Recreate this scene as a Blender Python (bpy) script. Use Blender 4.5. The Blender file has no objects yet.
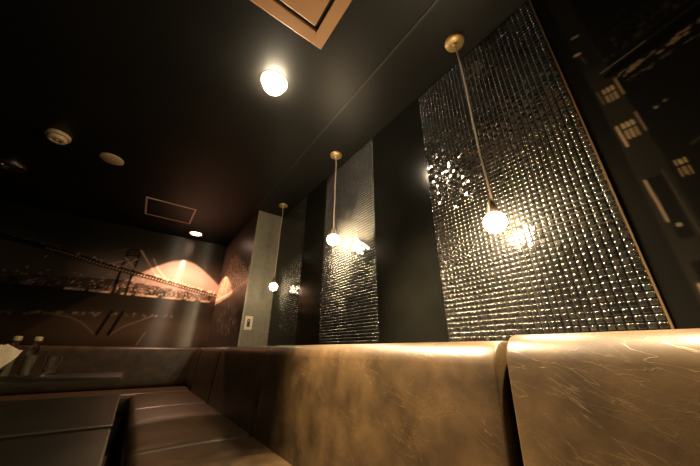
import bpy, bmesh, math, random
import numpy as np
from mathutils import Vector, Matrix
random.seed(7); rng = np.random.default_rng(7)
scn = bpy.context.scene
COL = scn.collection
PI = math.pi
CEIL = 2.2225      # ceiling height
WALL = 1.02        # face of the tiled wall
FAR = 4.12         # face of the far mural
SIDE = 0.75        # face of the mural on the boxed-out wall
RET = 2.72         # face of the cream return wall

# ------------------------------------------------------------------ materials
def new_mat(name):
    m = bpy.data.materials.new(name); m.use_nodes = True
    nt = m.node_tree
    return m, nt, nt.nodes['Principled BSDF']
def plain(name, col, rough=.5, metal=0., spec=.5, coat=0.):
    m, nt, b = new_mat(name)
    b.inputs['Base Color'].default_value = (*col, 1)
    b.inputs['Roughness'].default_value = rough
    b.inputs['Metallic'].default_value = metal
    b.inputs['Specular IOR Level'].default_value = spec
    b.inputs['Coat Weight'].default_value = coat
    return m
def mottled(name, c0, c1, scale=8, rough=.5, metal=0., bump=0., detail=6, spec=.5, stretch=None):
    m, nt, b = new_mat(name)
    tc = nt.nodes.new('ShaderNodeTexCoord'); mp = nt.nodes.new('ShaderNodeMapping')
    nt.links.new(tc.outputs['Object'], mp.inputs['Vector'])
    if stretch: mp.inputs['Scale'].default_value = stretch
    n = nt.nodes.new('ShaderNodeTexNoise'); n.inputs['Scale'].default_value = scale; n.inputs['Detail'].default_value = detail
    nt.links.new(mp.outputs['Vector'], n.inputs['Vector'])
    r = nt.nodes.new('ShaderNodeValToRGB')
    r.color_ramp.elements[0].position = .35; r.color_ramp.elements[0].color = (*c0, 1)
    r.color_ramp.elements[1].position = .68; r.color_ramp.elements[1].color = (*c1, 1)
    nt.links.new(n.outputs['Fac'], r.inputs['Fac']); nt.links.new(r.outputs['Color'], b.inputs['Base Color'])
    b.inputs['Roughness'].default_value = rough; b.inputs['Metallic'].default_value = metal
    b.inputs['Specular IOR Level'].default_value = spec
    if bump:
        bp = nt.nodes.new('ShaderNodeBump'); bp.inputs['Strength'].default_value = bump; bp.inputs['Distance'].default_value = .004
        nt.links.new(n.outputs['Fac'], bp.inputs['Height']); nt.links.new(bp.outputs['Normal'], b.inputs['Normal'])
    return m
def emit(name, col, strength):
    m, nt, b = new_mat(name)
    b.inputs['Base Color'].default_value = (.8, .75, .65, 1)
    b.inputs['Emission Color'].default_value = (*col, 1)
    b.inputs['Emission Strength'].default_value = strength
    return m
def leather_mat():
    m, nt, b = new_mat('distressed_leather'); N = nt.nodes.new; L = nt.links.new
    tc = N('ShaderNodeTexCoord')
    n1 = N('ShaderNodeTexNoise'); n1.inputs['Scale'].default_value = 11; n1.inputs['Detail'].default_value = 8
    L(tc.outputs['Object'], n1.inputs['Vector'])
    base = N('ShaderNodeValToRGB')
    base.color_ramp.elements[0].position = .3; base.color_ramp.elements[0].color = (.017, .0105, .0043, 1)
    base.color_ramp.elements[1].position = .72; base.color_ramp.elements[1].color = (.054, .0335, .0138, 1)
    L(n1.outputs['Fac'], base.inputs['Fac'])
    # long curved creases where the finish has cracked pale
    def creases(rot, scl, seed, width):
        ad0 = N('ShaderNodeVectorMath'); ad0.operation = 'ADD'; ad0.inputs[1].default_value = (seed, seed * .7, seed * 1.3)
        L(tc.outputs['Object'], ad0.inputs[0])
        mp = N('ShaderNodeMapping'); mp.inputs['Rotation'].default_value = rot
        L(ad0.outputs[0], mp.inputs['Vector'])
        mp2 = N('ShaderNodeMapping'); mp2.inputs['Scale'].default_value = scl; L(mp.outputs[0], mp2.inputs['Vector'])
        nz = N('ShaderNodeTexNoise'); nz.inputs['Scale'].default_value = 1; nz.inputs['Detail'].default_value = 3.5; nz.inputs['Roughness'].default_value = .45
        L(mp2.outputs[0], nz.inputs['Vector'])
        sb = N('ShaderNodeMath'); sb.operation = 'SUBTRACT'; sb.inputs[1].default_value = .5; L(nz.outputs['Fac'], sb.inputs[0])
        ab = N('ShaderNodeMath'); ab.operation = 'ABSOLUTE'; L(sb.outputs[0], ab.inputs[0])
        rr = N('ShaderNodeValToRGB'); rr.color_ramp.elements[0].position = 0; rr.color_ramp.elements[0].color = (1, 1, 1, 1)
        rr.color_ramp.elements[1].position = width; rr.color_ramp.elements[1].color = (0, 0, 0, 1)
        L(ab.outputs[0], rr.inputs['Fac'])
        mk = N('ShaderNodeTexNoise'); mk.inputs['Scale'].default_value = 6.5; mk.inputs['Detail'].default_value = 4
        L(ad0.outputs[0], mk.inputs['Vector'])
        mr = N('ShaderNodeValToRGB'); mr.color_ramp.elements[0].position = .44; mr.color_ramp.elements[1].position = .66
        L(mk.outputs['Fac'], mr.inputs['Fac'])
        mu = N('ShaderNodeMath'); mu.operation = 'MULTIPLY'; L(rr.outputs['Color'], mu.inputs[0]); L(mr.outputs['Color'], mu.inputs[1])
        return mu
    c1 = creases((-.62, 0, 0), (18, 7, 44), 0, .012)
    c2 = creases((-.25, 0, .1), (20, 9, 52), 5.3, .012)
    c3 = creases((.9, .4, .5), (40, 26, 60), 2.1, .02)
    m1 = N('ShaderNodeMath'); m1.operation = 'MAXIMUM'; L(c1.outputs[0], m1.inputs[0]); L(c2.outputs[0], m1.inputs[1])
    c3s = N('ShaderNodeMath'); c3s.operation = 'MULTIPLY'; c3s.inputs[1].default_value = .3; L(c3.outputs[0], c3s.inputs[0])
    m2 = N('ShaderNodeMath'); m2.operation = 'MAXIMUM'; L(m1.outputs[0], m2.inputs[0]); L(c3s.outputs[0], m2.inputs[1])
    mx = N('ShaderNodeMixRGB'); mx.inputs['Color2'].default_value = (.15, .098, .046, 1)
    sc2 = N('ShaderNodeMath'); sc2.operation = 'MULTIPLY'; sc2.inputs[1].default_value = .34; L(m2.outputs[0], sc2.inputs[0])
    L(sc2.outputs[0], mx.inputs['Fac']); L(base.outputs['Color'], mx.inputs['Color1']); L(mx.outputs['Color'], b.inputs['Base Color'])
    n2 = N('ShaderNodeTexNoise'); n2.inputs['Scale'].default_value = 160; n2.inputs['Detail'].default_value = 3
    L(tc.outputs['Object'], n2.inputs['Vector'])
    hs = N('ShaderNodeMath'); hs.operation = 'MULTIPLY_ADD'; hs.inputs[1].default_value = .35
    L(n2.outputs['Fac'], hs.inputs[0]); L(m2.outputs[0], hs.inputs[2])
    bp = N('ShaderNodeBump'); bp.inputs['Strength'].default_value = .22; bp.inputs['Distance'].default_value = .0012
    L(hs.outputs[0], bp.inputs['Height']); L(bp.outputs['Normal'], b.inputs['Normal'])
    b.inputs['Roughness'].default_value = .42
    b.inputs['Specular IOR Level'].default_value = .3
    return m
def print_mat(name, rough=.32, spec=.5):
    m, nt, b = new_mat(name)
    a = nt.nodes.new('ShaderNodeVertexColor'); a.layer_name = 'print'
    nt.links.new(a.outputs['Color'], b.inputs['Base Color'])
    b.inputs['Roughness'].default_value = rough; b.inputs['Specular IOR Level'].default_value = spec
    return m
def streak(m, rough, aniso):
    nt = m.node_tree; b = nt.nodes['Principled BSDF']
    t = nt.nodes.new('ShaderNodeTangent'); t.direction_type = 'RADIAL'; t.axis = 'Z'
    nt.links.new(t.outputs[0], b.inputs['Tangent'])
    b.inputs['Roughness'].default_value = rough; b.inputs['Anisotropic'].default_value = aniso; b.inputs['Anisotropic Rotation'].default_value = .25
def tile_mat():
    m, nt, b = new_mat('cut_glass_mosaic')
    a = nt.nodes.new('ShaderNodeVertexColor'); a.layer_name = 'print'
    nt.links.new(a.outputs['Color'], b.inputs['Base Color'])
    b.inputs['Roughness'].default_value = .105; b.inputs['IOR'].default_value = 1.85
    return m

M = dict(
    leather=leather_mat(),
    seat_base=plain('black_plinth', (.012, .011, .010), .6),
    ceiling=mottled('black_ceiling_paint', (.0055, .0054, .0044), (.008, .0078, .0064), 3, .45, spec=.2),
    black_wall=mottled('black_gloss_wall', (.007, .0065, .005), (.010, .009, .007), 4, .3),
    pier=mottled('black_gloss_panel', (.005, .005, .004), (.007, .007, .0055), 5, .14, spec=.25),
    cream=mottled('cream_wallpaper', (.09, .082, .059), (.115, .105, .074), 30, .6, bump=.1),
    floor=mottled('dark_wood_floor', (.03, .022, .013), (.07, .05, .03), 6, .4, stretch=(1, .12, 1)),
    print=print_mat('mural_print', .34), print_side=print_mat('side_mural_print', .36), print_near=print_mat('near_mural_print', .6, .06),
    tile=tile_mat(),
    grout=plain('black_grout', (.012, .012, .011), .7),
    bronze=plain('bronze_edge_strip', (.30, .20, .11), .35, .8),
    alu=plain('aluminium_frame', (.50, .38, .25), .5, .2),
    white_plastic=plain('cream_plastic', (.42, .31, .18), .5),
    ac=mottled('cream_panel_plastic', (.36, .19, .08), (.40, .215, .092), 6, .5),
    ac_dirt=mottled('grimy_panel_plastic', (.10, .07, .05), (.55, .39, .24), 14, .6, detail=8),
    brass=plain('brass', (.36, .25, .11), .4, .6),
    chrome=plain('dull_chrome', (.7, .66, .58), .18, 1.),
    dark_glass=plain('smoked_glass', (.04, .035, .03), .08, 0),
    cord=plain('cloth_cord', (.30, .21, .14), .6),
    socket=plain('dark_bronze_socket', (.14, .10, .07), .35, .7),
    bulb=emit('glowing_bulb', (1., .75, .44), 600),
    bulb_dim=emit('dim_glowing_bulb', (1., .75, .44), 60),
    trimline=plain('black_trim_bead', (.006, .006, .005), .5),
    lamp=emit('glowing_downlight', (1., .80, .55), 280),
    lamp_far=emit('glowing_far_downlight', (1., .62, .42), 26),
    table=mottled('dark_table_laminate', (.005, .0055, .0035), (.010, .010, .0065), 3, .4, spec=.15, stretch=(.2, 3, 1)),
    band=plain('table_edge_band', (.03, .024, .015), .25),
    iron=plain('black_iron', (.02, .02, .02), .45, .6),
    edge_bead=plain('olive_edge_bead', (.14, .12, .08), .4),
    paper=mottled('cream_paper', (.76, .63, .44), (.84, .72, .52), 25, .8),
    slot=plain('black_slot', (.006, .006, .006), .8),
)
streak(M['print'], .27, 1.); M['print'].node_tree.nodes['Principled BSDF'].inputs['Specular IOR Level'].default_value = .33
def glass_mat():
    m, nt, b = new_mat('clear_glass')
    b.inputs['Base Color'].default_value = (.95, .95, .88, 1); b.inputs['Roughness'].default_value = .02
    b.inputs['Transmission Weight'].default_value = 1.
    return m
M['glass'] = glass_mat()
M['sauce'] = plain('dark_liquid', (.16, .14, .08), .2)

# ------------------------------------------------------------------ helpers
def obj(name, bm, mat, parent=None, smooth=False):
    me = bpy.data.meshes.new(name)
    bmesh.ops.recalc_face_normals(bm, faces=bm.faces[:])
    bm.to_mesh(me); bm.free()
    if smooth:
        for p in me.polygons: p.use_smooth = True
        try: me.set_sharp_from_angle(angle=math.radians(40))
        except Exception: pass
    me.materials.append(mat)
    o = bpy.data.objects.new(name, me); COL.objects.link(o)
    if parent is not None: o.parent = parent
    return o
def thing(name, label, cat, loc=(0, 0, 0), group=None):
    o = bpy.data.objects.new(name, None); COL.objects.link(o)
    o.location = loc; o.empty_display_size = .05
    return tag(o, label, cat, group)
def tag(o, label, cat, group=None):
    o['label'] = label; o['category'] = cat
    if group: o['group'] = group
    return o
def struct(name, bm, mat, smooth=False):
    o = obj(name, bm, mat, None, smooth); o['kind'] = 'structure'; return o
def box(x0, x1, y0, y1, z0, z1, bevel=0., seg=2, bm=None):
    t = bmesh.new(); bmesh.ops.create_cube(t, size=1)
    for v in t.verts:
        v.co = ((x0 + x1) / 2 + v.co.x * (x1 - x0), (y0 + y1) / 2 + v.co.y * (y1 - y0), (z0 + z1) / 2 + v.co.z * (z1 - z0))
    if bevel: bmesh.ops.bevel(t, geom=t.edges[:], offset=bevel, segments=seg, profile=.5, affect='EDGES')
    if bm is None: return t
    return join(bm, t)
def join(bm, t):
    me = bpy.data.meshes.new('tmp'); t.to_mesh(me); t.free(); bm.from_mesh(me); bpy.data.meshes.remove(me); return bm
def lathe(prof, seg=32, mat4=None):
    """prof: (r, z) list; r == 0 closes to a point"""
    bm = bmesh.new(); rings = []
    for r, z in prof:
        if r <= 1e-6: rings.append([bm.verts.new((0, 0, z))])
        else: rings.append([bm.verts.new((r * math.cos(2 * PI * k / seg), r * math.sin(2 * PI * k / seg), z)) for k in range(seg)])
    for a, b in zip(rings, rings[1:]):
        for k in range(seg):
            k2 = (k + 1) % seg
            if len(a) == 1 and len(b) == 1: continue
            if len(a) == 1: bm.faces.new((a[0], b[k], b[k2]))
            elif len(b) == 1: bm.faces.new((a[k], a[k2], b[0]))
            else: bm.faces.new((a[k], a[k2], b[k2], b[k]))
    if mat4 is not None: bm.transform(mat4)
    return bm
def tube(pts, r, seg=10):
    bm = bmesh.new(); pts = [Vector(p) for p in pts]; rings = []
    for i, p in enumerate(pts):
        d = (pts[min(i + 1, len(pts) - 1)] - pts[max(i - 1, 0)]).normalized()
        a = d.orthogonal().normalized() if i == 0 else (ref - ref.dot(d) * d).normalized()
        ref = a; b = d.cross(a)
        rings.append([bm.verts.new(p + r * (math.cos(2 * PI * k / seg) * a + math.sin(2 * PI * k / seg) * b)) for k in range(seg)])
    for a, b in zip(rings, rings[1:]):
        for k in range(seg): bm.faces.new((a[k], a[(k + 1) % seg], b[(k + 1) % seg], b[k]))
    bm.faces.new(rings[0][::-1]); bm.faces.new(rings[-1])
    return bm
def cushion(x0, x1, y0, y1, z0, z1, r, fn=None, step=.03):
    """a padded block with rounded edges; fn(p) pushes every point (crown, lean, creases)"""
    lo, hi = Vector((x0, y0, z0)), Vector((x1, y1, z1))
    def samples(a, b):
        e = [a + r * (1 - math.cos(t * PI / 2 / 6)) for t in range(7)]
        n = max(2, int((b - a - 2 * r) / step))
        mid = [a + r + (b - a - 2 * r) * k / n for k in range(1, n)]
        return e + mid + [b - (x - a) for x in e[::-1]]
    S = [samples(lo[i], hi[i]) for i in range(3)]
    bm = bmesh.new()
    for ax in range(3):
        u, w = [i for i in range(3) if i != ax]
        for side in (lo[ax], hi[ax]):
            g = []
            for a in S[u]:
                row = []
                for b in S[w]:
                    p = Vector((0, 0, 0)); p[ax] = side; p[u] = a; p[w] = b
                    q = Vector([min(max(p[i], lo[i] + r), hi[i] - r) for i in range(3)])
                    d = p - q
                    if d.length > 1e-9: p = q + d.normalized() * r
                    row.append(bm.verts.new(p))
                g.append(row)
            for i in range(len(g) - 1):
                for j in range(len(g[0]) - 1):
                    bm.faces.new((g[i][j], g[i + 1][j], g[i + 1][j + 1], g[i][j + 1]))
    bmesh.ops.remove_doubles(bm, verts=bm.verts[:], dist=1e-5)
    if fn:
        for v in bm.verts: v.co = fn(v.co.copy())
    return bm

# ------------------------------------------------------------------ the room
struct('floor', box(-2.7, 1.12, -2.1, 4.25, -.08, 0), M['floor'])
struct('ceiling', box(-2.7, 1.12, -2.1, 4.25, CEIL, CEIL + .08), M['ceiling'])
struct('wall_right', box(WALL + .015, 1.12, -2.1, 4.25, 0, CEIL), M['black_wall'])
struct('wall_far', box(-2.7, WALL + .015, FAR + .012, 4.25, 0, CEIL), M['black_wall'])
struct('wall_left', box(-2.7, -2.6, -2.1, FAR + .012, 0, CEIL), M['black_wall'])
struct('wall_back', box(-2.6, WALL + .015, -2.1, -2.0, 0, CEIL), M['black_wall'])
struct('wall_return', box(SIDE + .012, WALL + .015, RET, FAR + .012, 0, CEIL), M['cream'])
struct('trim_1', box(.695, .706, -2.0, RET, CEIL - .005, CEIL), M['trimline'])
struct('trim_2', box(WALL - .004, WALL + .015, .0955, .100, .80, CEIL), M['bronze'])
struct('trim_3', box(WALL - .002, WALL + .015, .716, .722, .80, CEIL), M['pier'])
struct('trim_4', box(SIDE - .004, SIDE + .012, RET - .006, RET, .80, CEIL), M['edge_bead'])
struct('trim_5', box(WALL - .002, WALL + .015, .722, 1.137, .80, CEIL), M['pier'])
struct('trim_6', box(WALL - .002, WALL + .015, 1.752, 2.12, .80, CEIL), M['pier'])
struct('trim_7', box(.742, WALL + .015, -2.0, RET, 0, .80), M['seat_base'])      # boxed ledge behind the seat backs

# ------------------------------------------------------------------ printed murals
class Print:
    def __init__(s, u0, u1, v0, v1, step):
        s.nu = int(round((u1 - u0) / step)) + 1; s.nv = int(round((v1 - v0) / step)) + 1
        s.U, s.V = np.meshgrid(np.linspace(u0, u1, s.nu), np.linspace(v0, v1, s.nv)); s.step = step
        s.C = np.zeros((s.nv, s.nu, 3))
    def mix(s, mask, col):
        mask = np.clip(mask, 0, 1)[..., None]; s.C = s.C * (1 - mask) + np.array(col) * mask
    def seg_d(s, a, b):
        a = np.array(a); d = np.array(b) - a; L2 = d @ d + 1e-12
        t = np.clip(((s.U - a[0]) * d[0] + (s.V - a[1]) * d[1]) / L2, 0, 1)
        return np.hypot(s.U - a[0] - t * d[0], s.V - a[1] - t * d[1])
    def line(s, pts, w, col, k=1.):
        d = np.min([s.seg_d(a, b) for a, b in zip(pts, pts[1:])], axis=0)
        s.mix(k * np.clip((w / 2 + s.step * .6 - d) / s.step, 0, 1), col)
    def dot(s, p, r, col, k=1.):
        d = np.hypot(s.U - p[0], s.V - p[1]); s.mix(k * np.clip((r + s.step * .6 - d) / s.step, 0, 1), col)
    def poly(s, pts, col, k=1., soft=None):
        inside = np.zeros(s.U.shape, bool); n = len(pts)
        for i in range(n):
            (x0, y0), (x1, y1) = pts[i], pts[(i + 1) % n]
            if y0 == y1: continue
            c = ((y0 > s.V) != (y1 > s.V)) & (s.U < (x1 - x0) * (s.V - y0) / (y1 - y0) + x0); inside ^= c
        s.mix(inside * k, col)
    def noise(s, fu, fv, octaves=4, seed=0):
        r = np.random.default_rng(seed); out = np.zeros(s.U.shape); amp = 1; tot = 0
        for o in range(octaves):
            gu = s.U * fu * 2 ** o; gv = s.V * fv * 2 ** o
            T = r.random((64, 64)); iu = np.floor(gu).astype(int); iv = np.floor(gv).astype(int)
            a = gu - iu; b = gv - iv; a = a * a * (3 - 2 * a); b = b * b * (3 - 2 * b)
            g = lambda i, j: T[j % 64, i % 64]
            out += amp * (g(iu, iv) * (1 - a) * (1 - b) + g(iu + 1, iv) * a * (1 - b) + g(iu, iv + 1) * (1 - a) * b + g(iu + 1, iv + 1) * a * b)
            tot += amp; amp *= .5
        return out / tot
    def build(s, name, mat, to3d, back, label, cat):
        """front face carries the print; the board has real thickness (back: offset vector)"""
        P = np.array([to3d(u, v) for u, v in zip(s.U.ravel(), s.V.ravel())], float)
        n = len(P); idx = np.arange(n).reshape(s.nv, s.nu)
        quads = np.stack([idx[:-1, :-1], idx[:-1, 1:], idx[1:, 1:], idx[1:, :-1]], -1).reshape(-1, 4).tolist()
        border = list(idx[0, :]) + list(idx[1:, -1]) + list(idx[-1, -2::-1]) + list(idx[-2:0:-1, 0])
        bp = P[border] + np.array(back); nb = len(border)
        V = P.tolist() + bp.tolist()
        for i in range(nb):
            j = (i + 1) % nb
            quads.append([int(border[i]), int(border[j]), n + j, n + i])
        quads.append([n + i for i in range(nb)][::-1])
        me = bpy.data.meshes.new(name); me.from_pydata(V, [], quads)
        ca = me.color_attributes.new('print', 'FLOAT_COLOR', 'POINT')
        col = np.ones((len(V), 4)); col[:n, :3] = s.C.reshape(-1, 3); col[n:, :3] = .02
        ca.data.foreach_set('color', col.astype(np.float32).ravel())
        me.materials.append(mat); me.update()
        o = bpy.data.objects.new(name, me); COL.objects.link(o)
        return tag(o, label, cat)

# --- far wall: suspension bridge at night over water
p = Print(-2.59, SIDE + .010, .02, CEIL - .002, .0115)
sky = np.exp(-(np.maximum(p.V - 1.62, 0) / .20) ** 2)  # pale sky band kept narrow, painting in the dark above the lamp's arch
cl = p.noise(.7, 2.6, 4, 3)
p.C[:] = (.020, .018, .012)
p.mix(sky * (.62 + .5 * cl) * np.clip((p.U + .9) / .9, .10, 1), (.58, .41, .34))  # sky also fades leftward; the weaker light there is put into the colour
p.mix((p.V > 1.75) * np.clip(cl * 2.2 - .9, 0, 1) * .3, (.12, .10, .06))
water = p.V < 1.405 + .012 * p.U * 0
p.mix(water * 1., (.020, .0165, .011))
p.mix(np.exp(-((p.V - 1.0) / .17) ** 2) * (.35 + .8 * p.noise(.8, 5, 3, 5)) * (p.V < 1.35), (.11, .070, .040))
def lerp(a, b, t): return a + (b - a) * t
deck = [(-2.6, 2.10), (-1.336, 1.86), (-.813, 1.775), (-.489, 1.700), (-.043, 1.632), (.179, 1.592), (.533, 1.525), (.76, 1.488)]
def deck_v(u):
    for (a, b), (c, d) in zip(deck, deck[1:]):
        if a <= u <= c: return lerp(b, d, (u - a) / (c - a))
    return deck[-1][1]
# skyline between deck and water
p.poly([(-1.3, 1.408), (.76, 1.408), (.76, 1.465), (.2, 1.52), (-.3, 1.56), (-1.3, 1.50)], (.045, .028, .018), .8)
for k in range(74):
    u = random.uniform(-1.2, .74); h = random.uniform(.02, .11) * (1.1 if u > -.5 else .7); w = random.uniform(.02, .06)
    p.poly([(u, 1.41), (u + w, 1.41), (u + w, 1.41 + h), (u, 1.41 + h)], random.choice([(.035, .022, .014), (.07, .045, .03), (.16, .10, .07)]))
for k in range(300):
    u = random.triangular(-1.3, .75, .15); v = random.uniform(1.415, max(1.43, deck_v(u) - .04))
    if v > 1.60 and random.random() < .8: continue
    g = random.uniform(.25, 1); p.dot((u, v), random.uniform(.0005, .0055), (.95 * g, .72 * g, .50 * g))
for k in range(46):
    u = random.uniform(-.75, .72); p.line([(u, 1.407), (u + random.uniform(.01, .05), 1.409)], .006, (.85, .62, .42))
# towers
for du in (-.328, -.212):
    p.line([(du, 1.945), (du - .012, 1.60)], .022, (.016, .012, .009))
    p.line([(du - .012, 1.60), (du - .014, 1.40)], .026, (.014, .011, .008))
for v in (1.935, 1.86, 1.79): p.line([(-.335, v), (-.208, v + .012)], .014, (.016, .012, .009))
p.line([(-.335, 1.87), (-.214, 1.945)], .008, (.02, .015, .01)); p.line([(-.335, 1.945), (-.214, 1.87)], .008, (.02, .015, .01))
p.line([(-.338, 1.715), (-.222, 1.83)], .008, (.5, .36, .25)); p.line([(-.338, 1.83), (-.222, 1.715)], .008, (.5, .36, .25))
# main cables and hangers
def cable(pts, col, w):
    p.line(pts, w, col)
cable([(-.212, 1.945), (-.12, 1.83), (-.02, 1.70), (.05, 1.645), (.14, 1.61)], (.75, .55, .42), .007)
cable([(-.06, 1.86), (.02, 1.74), (.12, 1.64), (.22, 1.60)], (.85, .62, .48), .007)
cable([(-.328, 1.945), (-.5, 1.85), (-.72, 1.80), (-.95, 1.80)], (.10, .075, .05), .008)
cable([(-.328, 1.79), (-.42, 1.745), (-.50, 1.715)], (.45, .32, .22), .007)
# deck with a lit edge
p.line(deck, .052, (.012, .009, .006))
u = -1.0
while u < .74:
    g = .35 + .65 * min(1, max(0, (u + .9) / .8)); p.dot((u, deck_v(u) - .004), .0065, (.9 * g, .62 * g, .38 * g)); u += .031
for k in range(64):
    u = random.uniform(-2.3, .7); g = .16 if u < -.8 else random.uniform(.3, .9)
    p.dot((u, deck_v(u) + .030 + random.uniform(-.006, .02)), random.uniform(.004, .010), (.9 * g, .66 * g, .44 * g))
for k in range(60):
    u = random.uniform(.0, .72); p.dot((u, deck_v(u) + random.uniform(.024, .05)), .006, (1, .78, .55))
for k in range(40):
    u = random.uniform(-2.4, -.7); g = random.uniform(.08, .2)
    p.dot((u, 1.47 + random.uniform(-.02, .03)), random.uniform(.004, .012), (.75 * g, .8 * g, .5 * g))
# reflections on the water
for k in range(70):
    u = random.uniform(-1.4, .3); g = random.uniform(.06, .32); c = 1.135 + .045 * (u + 1.1)
    p.dot((u, c + random.uniform(-.014, .014)), random.uniform(.004, .013), (.85 * g, .66 * g, .42 * g))
for a in ([(-.80, 1.15), (-.62, 1.125), (-.50, 1.07), (-.40, .985), (-.36, .955)], [(-.24, .96), (-.15, 1.05), (-.02, 1.12), (.10, 1.19)], [(.02, .86), (.07, 1.0)]):
    p.line(a, .008, (.20, .14, .08))
for du in (-.295, -.195): p.line([(du, 1.205), (du - .06, .965)], .030, (.010, .008, .006))
p.C *= np.clip(.38 + .75 * (p.U + .9) / 1.1, .38, 1.1)[..., None]  # whole print darkened toward the left, standing in for dimmer light there
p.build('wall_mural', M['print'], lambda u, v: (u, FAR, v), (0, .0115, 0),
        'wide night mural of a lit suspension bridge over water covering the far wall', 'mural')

# --- boxed-out wall beside it: city lights, the mural folded round the corner
p = Print(RET + .002, FAR - .001, .02, CEIL - .002, .0115)
cl = p.noise(1.3, 3, 4, 9)
p.C[:] = (.030, .022, .015)
p.mix(np.exp(-((p.V - 1.6) / .45) ** 2) * (.45 + .5 * cl) * np.clip((p.U - 2.6) / 1.2, .3, 1), (.26, .165, .11))
p.mix((p.V < 1.375) * 1., (.024, .017, .011))
top = np.interp(p.U, [2.75, 2.85, 3.05, 3.25, 3.5, 3.68, 3.85, 4.12], [1.58, 1.60, 1.70, 1.80, 1.90, 1.86, 1.66, 1.50])
jag = np.interp(p.U, np.arange(2.7, 4.2, .035), np.random.default_rng(4).uniform(-.05, .05, 43))
city = (p.V > 1.375 + .03 * (3.9 - p.U)) & (p.V < top + jag)
p.mix(city * (.35 + .6 * p.noise(22, 22, 2, 8)), (.50, .31, .20))
r = np.random.default_rng(11).random(p.U.shape)
p.mix(city * (r > .80) * .8, (.95, .70, .50)); p.mix(city * (r < .28) * .85, (.05, .03, .02))
p.line([(4.12, 1.44), (3.5, 1.42), (2.74, 1.46)], .025, (.9, .64, .44), .8)
for k in range(46):
    u = random.uniform(2.9, 3.8); v = random.uniform(.98, 1.25); g = random.uniform(.08, .3)
    p.line([(u, v), (u + random.uniform(-.06, .06), v + random.uniform(-.05, .05))], .008, (.9 * g, .68 * g, .45 * g))
p.C *= 1.7
p.build('wall_mural', M['print_side'], lambda u, v: (SIDE, u, v), (.0115, 0, 0),
        'narrow mural of clustered city lights turning the corner beside the cream wall strip', 'mural')

# --- right wall, near: bridge tower with lit windows
p = Print(-.95, .090, .802, CEIL - .002, .0034)
p.C[:] = (.022, .019, .013)
cl = p.noise(4, 4, 3, 2)
p.mix(cl * .5, (.035, .030, .020))
tower = (.075, .064, .044)
p.poly([(.058, 2.2), (.002, 2.2), (-.020, 1.30), (-.024, .80), (.040, .80), (.046, 1.30)], tower)
p.mix(cl * .55 * (p.U > -.03), (.030, .026, .018))
p.poly([(.058, 1.93), (.002, 1.93), (-.004, 1.70), (.056, 1.70)], (.050, .042, .028))
p.poly([(.026, 1.26), (-.002, 1.26), (-.004, 1.08), (.022, 1.08)], (.020, .017, .012))
p.poly([(.024, 1.02), (-.004, 1.02), (-.004, .84), (.020, .84)], (.018, .015, .011))
p.line([(.058, 2.2), (.048, 1.5), (.042, .8)], .004, (.020, .017, .012))
def win(u, v, w, h, g):
    """three tall panes over three, the lower ones split by glazing bars"""
    for i in range(3):
        a = u - w * i / 3; q = random.uniform(.7, 1.1) * g; e = w / 3 * .60
        p.poly([(a, v), (a - e, v - .004), (a - e, v - h * .38), (a, v - h * .36)], (.62 * q, .43 * q, .22 * q))
        q *= random.uniform(.6, 1.)
        p.poly([(a, v - h * .46), (a - e, v - h * .48), (a - e, v - h), (a, v - h * .97)], (.56 * q, .38 * q, .19 * q))
win(.026, 1.600, .030, .058, 1.05); win(.024, 1.455, .031, .062, .95); win(-.030, 1.285, .024, .052, .8)
p.line([(.038, 1.60), (.036, 1.545)], .003, (.22, .17, .11)); p.line([(-.010, 1.615), (-.012, 1.548)], .004, (.42, .27, .16))
p.line([(.034, 1.450), (.031, 1.375)], .004, (.60, .41, .26)); p.line([(-.014, 1.47), (-.016, 1.40)], .003, (.34, .22, .13))
p.line([(.031, 1.255), (.026, 1.130)], .004, (.40, .28, .17)); p.line([(-.006, 1.27), (-.012, 1.08)], .003, (.12, .10, .07))
p.poly([(.030, .97), (.023, .97), (.023, .84), (.031, .84)], (.42, .28, .16)); p.poly([(.018, .96), (.013, .96), (.013, .84), (.020, .84)], (.28, .19, .11))
p.line([(.046, 1.792), (.036, 1.789)], .011, (.52, .35, .19)); p.line([(.034, 1.872), (.020, 1.868)], .010, (.30, .21, .12))
p.line([(.036, 1.775), (.030, 1.735)], .004, (.14, .12, .09))
# deck running off to the right, lit lattice above
p.line([(-.002, 1.640), (-.95, 1.820)], .020, (.010, .008, .006))
p.line([(.012, 1.662), (-.10, 1.684)], .0025, (.34, .27, .19)); p.line([(-.10, 1.684), (-.95, 1.85)], .0025, (.12, .10, .07))
for k in range(210):
    t = random.random(); u = -.010 - .93 * t; v = 1.612 + .172 * t + random.uniform(-.012, .010); g = random.uniform(.15, .9)
    p.line([(u, v), (u - random.uniform(.004, .016), v + .003)], random.uniform(.002, .005), (.50 * g, .35 * g, .18 * g))
for k in range(120):
    t = random.random(); u = -.02 - .9 * t; v = 1.582 + .155 * t + random.uniform(-.010, .006); g = random.uniform(.05, .5)
    p.line([(u, v), (u - random.uniform(.006, .02), v + .002)], .003, (.44 * g, .36 * g, .22 * g))
for k in range(520):
    t = random.random(); u = -.005 - .93 * t; dv = random.choice([.03, .055, .08, .11, .15, .19]); v = 1.665 + .185 * t + dv
    g = random.uniform(.04, .34) * math.exp(-dv / .12)
    p.line([(u, v), (u - random.uniform(-.002, .004), v + random.uniform(.008, .020))], .0026, (.6 * g + .02, .46 * g + .017, .27 * g + .011))
for q in (.025, .10, .17): p.line([(.0, 1.665 + q), (-.95, 1.85 + q)], .003, (.06, .048, .032))
p.dot((-.052, 1.455), .004, (.30, .24, .14)); p.dot((-.072, 1.463), .004, (.22, .17, .10))
p.line([(-.070, 1.31), (-.20, 1.38)], .004, (.12, .10, .065)); p.dot((.012, 1.115), .005, (.32, .27, .17))
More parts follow.
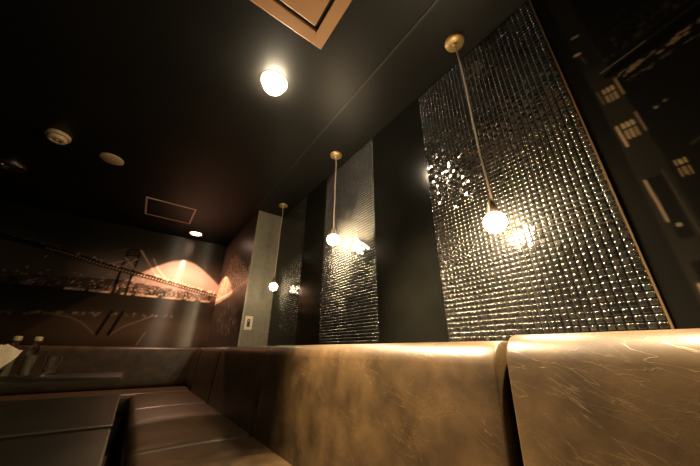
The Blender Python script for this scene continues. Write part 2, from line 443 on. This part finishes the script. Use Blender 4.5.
for ax in (0, 1): p.C = (np.roll(p.C, 1, ax) + 5 * p.C + np.roll(p.C, -1, ax)) / 7      # soft print
p.C *= .30 * np.clip(p.C.max(-1) / .15, .42, 1.25)[..., None]
p.build('wall_mural', M['print_near'], lambda u, v: (WALL, u, v), (.0145, 0, 0),
        'dark mural of a bridge tower with lit windows, right of the largest mosaic panel', 'mural')

# ------------------------------------------------------------------ mosaic panels of cut glass tiles
def mosaic(y0, y1, label, seed):
    t = thing('mosaic_panel', label, 'wall panel', (WALL, (y0 + y1) / 2, .80), 'cut glass mosaic panels')
    yc, zc = (y0 + y1) / 2, .80
    r = np.random.default_rng(seed)
    ny = max(3, round((y1 - y0) / .0192)); nz = round((CEIL - .80) / .0185)
    py, pz = (y1 - y0) / ny, (CEIL - .80) / nz
    V, F, Cc = [], [], []
    for j in range(nz):
        for i in range(ny):
            cy = y0 + (i + .5) * py - yc; cz = (j + .5) * pz
            hy, hz = py * .465, pz * .455; b = .0028; h = .0042
            ty, tz = r.normal(0, .055), r.normal(0, .055)
            dx = r.uniform(-.0006, .0006)
            base = len(V); g = r.uniform(.006, .018); tint = np.array((1, .95, .80)) + r.normal(0, .05, 3)
            for (f, q) in ((1, 0), (.90, .0026), (.62, .0042)):           # pillow shaped: rim, shoulder, inner square, centre
                for (a, c) in ((-1, -1), (0, -1), (1, -1), (1, 0), (1, 1), (0, 1), (-1, 1), (-1, 0)):
                    yy = a * hy * f; zz = c * hz * f
                    xx = -q - dx + (ty * yy + tz * zz if q else 0)
                    V.append((xx, cy + yy, cz + zz)); Cc.append((*(g * tint), 1))
            for L0 in (0, 8):
                for k in range(8):
                    F.append((base + L0 + k, base + L0 + (k + 1) % 8, base + L0 + 8 + (k + 1) % 8, base + L0 + 8 + k))
            F.append(tuple(base + 16 + k for k in range(8)))
    me = bpy.data.meshes.new('tiles'); me.from_pydata(V, [], F)
    ca = me.color_attributes.new('print', 'FLOAT_COLOR', 'POINT'); ca.data.foreach_set('color', np.array(Cc, np.float32).ravel())
    me.materials.append(M['tile']); me.polygons.foreach_set('use_smooth', [len(q.vertices) == 4 for q in me.polygons]); me.update()
    bm = bmesh.new(); bm.from_mesh(me); bmesh.ops.recalc_face_normals(bm, faces=bm.faces[:]); bm.to_mesh(me); bm.free()
    o = bpy.data.objects.new('tiles', me); COL.objects.link(o); o.parent = t
    obj('grout_backing', box(0, .015, y0 - yc, y1 - yc, 0, CEIL - .80), M['grout'], t)
mosaic(.100, .716, 'largest glittering mosaic panel, nearest, behind the lowest hanging pendant bulb', 1)
mosaic(1.137, 1.752, 'middle mosaic panel between the two black wall panels, behind the middle pendant bulb', 2)
mosaic(2.120, RET - .001, 'smallest looking mosaic panel, farthest one, next to the cream wall strip with switch', 3)

# ------------------------------------------------------------------ seating
def sofa_right(y0, y1, top, label, crease=None):
    t = thing('banquette_sofa', label, 'sofa', (.40, (y0 + y1) / 2, 0), 'brown leather banquette units')
    o = Vector(t.location)
    def ends(q, r, k):
        m = (y0 + y1) / 2; e = (y1 - y0) / 2; d = e - abs(q.y - m); s_ = 1 if q.y > m else -1
        d2 = d * k if d < r else r * k + (d - r) * (e - r * k) / (e - r)
        q.y = m + s_ * (e - d2)
    def seat(q):
        u = (q.x - .09) / .50; w = (q.y - y0) / (y1 - y0)
        if q.z > .40:
            q.z += .016 * math.sin(PI * min(max(u, 0), 1)) ** .7 * math.sin(PI * min(max(w, 0), 1)) ** .35
            if crease: q.z -= .012 * math.exp(-((q.y - crease - .05 * (q.x - .35)) / .012) ** 2) * max(0, 1 - abs(q.x - .42) / .34)
        return q - o
    obj('seat_cushion', cushion(.085, .592, y0, y1, .285, .434, .034, seat), M['leather'], t, True)
    def back(q):
        ends(q, .05, .26)
        w = (q.y - y0) / (y1 - y0); v = (q.z - .40) / (top - .40)
        q.x += .075 * (q.z - .43)
        if q.x < .66: q.x -= .010 * math.sin(PI * min(max(w, 0), 1)) ** .4 * math.sin(PI * min(max(v, 0), 1)) ** .6
        return q - o
    obj('backrest', cushion(.578, .712, y0, y1, .30, top, .050, back), M['leather'], t, True)
    b = box(.13, .70, y0 + .002, y1 - .002, 0, .284); b.transform(Matrix.Translation(-o))
    obj('plinth', b, M['seat_base'], t)
sofa_right(-.98, .3075, .8545, 'nearest leather banquette unit, under the tower mural, right of the dark back gap')
sofa_right(.3135, 1.598, .8435, 'long leather banquette unit left of the dark gap, below the largest mosaic panel', 1.315)
sofa_right(1.603, 2.660, .8430, 'leather banquette unit below the middle mosaic panel, between two seams', 2.2)
sofa_right(2.665, 3.541, .8425, 'banquette unit beside the cream wall strip and folded mural, last before the corner') # leather banquette unit beside the cream wall strip and folded mural')
# along the far wall
t = thing('banquette_sofa', 'leather corner banquette unit along the far wall under the bridge mural', 'sofa', (-.8, 3.8, 0), 'brown leather banquette units')
o = Vector(t.location)
def fseat(q):
    u = (q.y - 3.55) / .45
    if q.z > .40: q.z += .014 * math.sin(PI * min(max(u, 0), 1)) ** .7
    return q - o
obj('seat_cushion', cushion(-2.2, .592, 3.545, 3.985, .285, .434, .034, fseat, .05), M['leather'], t, True)
def fback(q):
    q.y += .06 * (q.z - .43); return q - o
obj('backrest', cushion(-2.2, .735, 3.965, 4.078, .437, .8425, .045, fback, .05), M['leather'], t, True)
def rback(q):
    q.x += .075 * (q.z - .43); return q - o
obj('backrest', cushion(.570, .712, 3.545, 3.960, .437, .8425, .045, rback, .05), M['leather'], t, True)
b = box(-2.19, .70, 3.60, 4.08, 0, .284); b.transform(Matrix.Translation(-o)); obj('plinth', b, M['seat_base'], t)

# ------------------------------------------------------------------ tables
def table(x0, x1, y0, y1, label):
    cx, cy = (x0 + x1) / 2, (y0 + y1) / 2
    t = thing('dining_table', label, 'table', (cx, cy, 0), 'dark rectangular dining tables')
    hx, hy = (x1 - x0) / 2, (y1 - y0) / 2; e = .004
    obj('table_top', box(-hx + e, hx - e, -hy + e, hy - e, .638, .660, .0015), M['table'], t)
    bm = bmesh.new()
    rings = []
    for (d, z) in ((e, .6595), (0, .657), (0, .640), (e, .638)):
        rings.append([bm.verts.new((sx * (hx - d), sy * (hy - d), z)) for sx, sy in ((-1, -1), (1, -1), (1, 1), (-1, 1))])
    for a, c in zip(rings, rings[1:]):
        for k in range(4): bm.faces.new((a[k], a[(k + 1) % 4], c[(k + 1) % 4], c[k]))
    obj('edge_band', bm, M['band'], t)
    obj('column', lathe([(0, .022), (.045, .022), (.032, .05), (.032, .60), (.07, .622), (.07, .638), (0, .638)], 24), M['iron'], t, True)
    obj('base_plate', box(-.22, .22, -.19, .19, 0, .022, .006), M['iron'], t)
table(-1.15, .004, .30, .893, 'nearest dark dining table, at the bottom left edge of the view')
table(-1.15, .005, .933, 1.502, 'middle dark dining table, directly beyond the nearest one')
table(-1.20, -.012, 2.22, 2.872, 'farthest dark dining table, carrying the bottles and cut tumbler')

# ------------------------------------------------------------------ things on the far table
TZ = .6602
def bottle(x, y, label):
    t = thing('condiment_bottle', label, 'bottle', (x, y, TZ), 'clear condiment bottles')
    obj('glass_body', lathe([(0, 0), (.026, 0), (.0285, .004), (.0285, .135), (.025, .160), (.0165, .178), (.0145, .186), (.0145, .190), (0, .190)], 28), M['glass'], t, True)
    obj('liquid', lathe([(0, .004), (.0245, .004), (.0245, .118), (0, .118)], 28), M['sauce'], t, True)
    obj('collar', lathe([(0, .1905), (.0165, .1905), (.0175, .194), (.0165, .202), (0, .202)], 24), M['slot'], t, True)
    obj('cap', lathe([(0, .2022), (.020, .2022), (.0215, .206), (.0200, .224), (.017, .228), (0, .229)], 24), M['white_plastic'], t, True)
bottle(-.600, 2.72, 'left condiment bottle with cream cap, half hidden by the paper napkins')
bottle(-.508, 2.72, 'right condiment bottle with cream cap, standing clear of the napkins')
t = thing('napkin_cup', 'low dark cup holding the paper napkins on the far table', 'cup', (-.600, 2.50, TZ))
obj('cup_body', lathe([(0, 0), (.042, 0), (.044, .003), (.050, .048), (.047, .048), (.041, .005), (0, .005)], 28), M['iron'], t, True)
bm = bmesh.new()
for k in range(9):
    ang = math.radians(-30 + 6.6 * k); yy = -.016 + .004 * k
    w = .026; h = .150 + .006 * math.sin(k * 2.1)
    q = bmesh.new(); nz = 12; rows = []
    for j in range(nz + 1):
        v = j / nz; ww = w * (.5 + .75 * v); wob = .005 * math.sin(6 * v + k)
        rows.append([(s * ww + (.004 * math.sin(9 * v + k) if s > 0 else 0), yy + wob + dy, v * h + .012 * s * math.sin(k * 1.7) * v) for s in (-1, 0, 1) for dy in (-.0012, .0012)])
    vs = [[q.verts.new(c) for c in rw] for rw in rows]
    for a, c in zip(vs, vs[1:]):
        for i, j in ((0, 2), (2, 4), (4, 5), (5, 3), (3, 1), (1, 0)): q.faces.new((a[i], a[j], c[j], c[i]))
    for e_ in (vs[0], vs[-1]):
        q.faces.new((e_[0], e_[2], e_[3], e_[1])); q.faces.new((e_[2], e_[4], e_[5], e_[3]))
    q.transform(Matrix.Rotation(ang, 4, 'Y')); join(bm, q)
o = obj('napkin_sheaf', bm, M['paper'], None, True); o.location = (-.600, 2.50, TZ + .016)
tag(o, 'fanned sheaf of cream paper napkins in front of the bottles at left edge', 'napkins')
# cut tumbler
bm = bmesh.new(); seg = 36; rings = []
for r, z in ((.033, 0), (.034, .004), (.036, .03), (.039, .08), (.041, .112), (.0395, .114), (.0375, .112), (.0355, .08), (.0325, .03), (.030, .012)):
    inner = z != 0 and rings and len(rings) > 5
    rings.append([bm.verts.new(((r + (0 if inner else (.0045 if k % 2 else 0) * (1 if z > .07 else .3))) * math.cos(2 * PI * k / seg), (r + (0 if inner else (.0045 if k % 2 else 0) * (1 if z > .07 else .3))) * math.sin(2 * PI * k / seg), z)) for k in range(seg)])
for a, b in zip(rings, rings[1:]):
    for k in range(seg): bm.faces.new((a[k], a[(k + 1) % seg], b[(k + 1) % seg], b[k]))
bm.faces.new(rings[0][::-1]); bm.faces.new(rings[-1])
o = obj('tumbler', bm, M['glass']); o.location = (-.405, 2.77, TZ)
tag(o, 'cut glass tumbler with sparkling rim, right of the bottles', 'glass')

# ------------------------------------------------------------------ pendant lamps
def pendant(y, zb, label, mat='bulb'):
    x = .912
    t = thing('pendant_lamp', label, 'lamp', (x, y, CEIL), 'bare bulb pendant lamps')
    obj('ceiling_rose', lathe([(0, 0), (.043, 0), (.046, -.004), (.044, -.014), (.036, -.020), (.012, -.021), (.008, -.034), (0, -.034)], 28), M['brass'], t, True)
    d = CEIL - zb
    sw = .006
    obj('cord', tube([(sw * math.sin(k * .9) * .5, sw * math.cos(k * .7) * .5 - sw * .5, -.030 - (d - .112) * k / 14) for k in range(15)], .0032), M['cord'], t, True)
    obj('socket', lathe([(0, -d + .088), (.006, -d + .088), (.012, -d + .076), (.0165, -d + .060), (.0215, -d + .036), (.0215, -d + .0305), (0, -d + .0305)], 24), M['socket'], t, True)
    R = .036
    prof = [(0, -d - R)] + [(R * math.sin(a), -d - R * math.cos(a)) for a in [PI * k / 18 for k in range(1, 15)]] + [(.0135, -d + .0302), (0, -d + .0302)]
    obj('bulb', lathe(prof, 28), M[mat], t, True)
pendant(.394, .82 + .416, 'nearest and lowest pendant bulb, in front of the largest mosaic panel')
pendant(1.447, .82 + .688, 'middle pendant bulb hanging before the mosaic panel between black panels')
pendant(2.452, .82 + .541, 'farthest pendant bulb, close to the cream wall strip with the switch', 'bulb_dim')

# ------------------------------------------------------------------ ceiling fittings
t = thing('downlight', 'brightest large round downlight glowing on the black ceiling', 'ceiling light', (.283, 1.136, CEIL))
obj('trim_ring', lathe([(.066, 0), (.074, 0), (.074, -.004), (.070, -.006), (.062, -.006), (.062, 0)], 40), M['white_plastic'], t, True)
obj('lens', lathe([(0, -.072)] + [(.060 * math.sin(a), -.014 - .058 * math.cos(a)) for a in [PI * k / 22 for k in range(1, 12)]] + [(.060, -.002), (0, -.001)], 36), M['lamp'], t, True)
t = thing('downlight', 'small glowing downlight close to the far bridge mural', 'ceiling light', (.305, 3.860, CEIL))
obj('trim_ring', lathe([(.074, 0), (.082, 0), (.082, -.006), (.074, -.009), (.067, -.009), (.067, 0)], 40), M['white_plastic'], t, True)
obj('lens', lathe([(0, -.010), (.045, -.009), (.064, -.004), (.066, -.001), (0, -.001)], 36), M['lamp_far'], t, True)
t = thing('downlight', 'unlit chrome rimmed downlight at the left edge of the ceiling', 'ceiling light', (-1.20, 3.19, CEIL))
obj('trim_ring', lathe([(.080, 0), (.100, 0), (.100, -.008), (.090, -.014), (.080, -.010), (.078, 0)], 40), M['chrome'], t, True)
obj('reflector', lathe([(.078, -.001), (.074, -.010), (.048, -.004), (.046, -.001)], 40), M['chrome'], t, True)
obj('lens', lathe([(0, -.006), (.030, -.005), (.044, -.002), (.045, -.001), (0, -.001)], 32), M['dark_glass'], t, True)
t = thing('smoke_detector', 'round stepped cream smoke detector on the black ceiling', 'smoke detector', (-.796, 2.46, CEIL))
obj('base', lathe([(0, 0), (.066, 0), (.067, -.006), (.066, -.024), (0, -.024)], 40), M['white_plastic'], t, True)
obj('sensor_cap', lathe([(0, -.0242), (.052, -.0242), (.055, -.028), (.050, -.046), (.044, -.050), (.030, -.050), (.027, -.044), (.012, -.044), (.010, -.048), (0, -.048)], 40), M['white_plastic'], t, True)
o = obj('ceiling_cover', lathe([(0, 0), (.078, 0), (.078, -.004), (.074, -.007), (0, -.0075)], 40), M['white_plastic'], None, True)
o.location = (-.504, 2.573, CEIL); tag(o, 'flat plain cream disc cover on the ceiling between detector and hatch', 'ceiling cover')
t = thing('inspection_hatch', 'square metal framed hatch flush in the black ceiling near the far mural', 'ceiling hatch', (-.033, 3.345, CEIL))
bm = bmesh.new(); h, w = .228, .016
for (a, b, c, d) in ((-h, h, -h, -h + w), (-h, h, h - w, h), (-h, -h + w, -h + w, h - w), (h - w, h, -h + w, h - w)): box(a, b, c, d, -.006, 0, .001, 1, bm)
obj('frame', bm, M['alu'], t)
obj('door', box(-h + w + .002, h - w - .002, -h + w + .002, h - w - .002, -.004, 0), M['ceiling'], t)
t = thing('air_conditioner', 'cream square ceiling air conditioner panel cut off by the top edge', 'air conditioner', (0, .41, CEIL))
x1, y1, g = .400, .402, .060
bm = bmesh.new()
for (a, b, c, d) in ((x1 - g, x1, -y1, y1), (-x1, -x1 + g, -y1, y1), (-x1 + g, x1 - g, -y1, -y1 + g)): box(a, b, c, d, -.016, 0, .003, 2, bm)
obj('frame', bm, M['ac'], t)
obj('grimy_edge', box(-x1 + g, x1 - g, y1 - g, y1, -.016, 0, .003, 2), M['ac'], t)
bm = box(-x1 + g, x1 - g, -y1 + g, y1 - g, -.002, 0); obj('air_slot', bm, M['slot'], t)
s = .018
obj('intake_panel', box(-x1 + g + s, x1 - g - s, -y1 + g + s, y1 - g - s, -.018, -.0022, .004, 2), M['ac'], t)

# ------------------------------------------------------------------ wall switch
t = thing('wall_switch', 'small switch plate on the cream wall strip beside the side mural', 'switch', (.812, RET, 1.052))
obj('plate', box(-.036, .036, -.007, 0, -.062, .062, .003), mottled('switch_plate', (.40, .35, .25), (.44, .38, .28), 10, .4), t)
obj('rocker', box(-.014, .014, -.011, -.0071, -.034, .034, .002), M['iron'], t)
obj('pilot_light', box(-.004, .004, -.0125, -.0111, .012, .024, .001), M['white_plastic'], t)

# ------------------------------------------------------------------ lights
def spot(name, loc, target, power, size, blend, col, r=.04):
    L = bpy.data.lights.new(name, 'SPOT'); L.energy = power; L.spot_size = math.radians(size); L.spot_blend = blend
    L.color = col; L.shadow_soft_size = r
    o = bpy.data.objects.new(name, L); COL.objects.link(o); o.location = loc
    o.rotation_euler = (Vector(target) - Vector(loc)).to_track_quat('-Z', 'Y').to_euler()
    return o
WARM = (1., .76, .46)
spot('ceiling_spot', (.283, 1.136, CEIL - .12), (.64, .68, .80), 1450, 57, 1., (1., .73, .44), .05)
spot('near_downlight', (.70, -.10, CEIL - .02), (.66, .06, .84), 1050, 38, 1., WARM, .04)
spot('far_spot', (.285, 3.860, CEIL - .06), (.285, 3.860, 0), 100, 92, .06, (1., .56, .36), .012)
w = bpy.data.worlds.new('world'); scn.world = w; w.use_nodes = True
w.node_tree.nodes['Background'].inputs['Color'].default_value = (0, 0, 0, 1)

# ------------------------------------------------------------------ camera
cam = bpy.data.cameras.new('camera'); cam.sensor_width = 36; cam.lens = 272.45 / 700 * 36; cam.clip_start = .01
co = bpy.data.objects.new('camera', cam); COL.objects.link(co); scn.camera = co
r_ = (.80633, -.5914, .00835); u_ = (-.24112, -.3158, .91768); d_ = (.54008, .74196, .39724)
co.matrix_world = Matrix(((r_[0], u_[0], -d_[0], 0), (r_[1], u_[1], -d_[1], 0), (r_[2], u_[2], -d_[2], .82), (0, 0, 0, 1)))
vs = scn.view_settings
vs.view_transform = 'Standard'; vs.look = 'None'; vs.gamma = 1; vs.exposure = 0.0
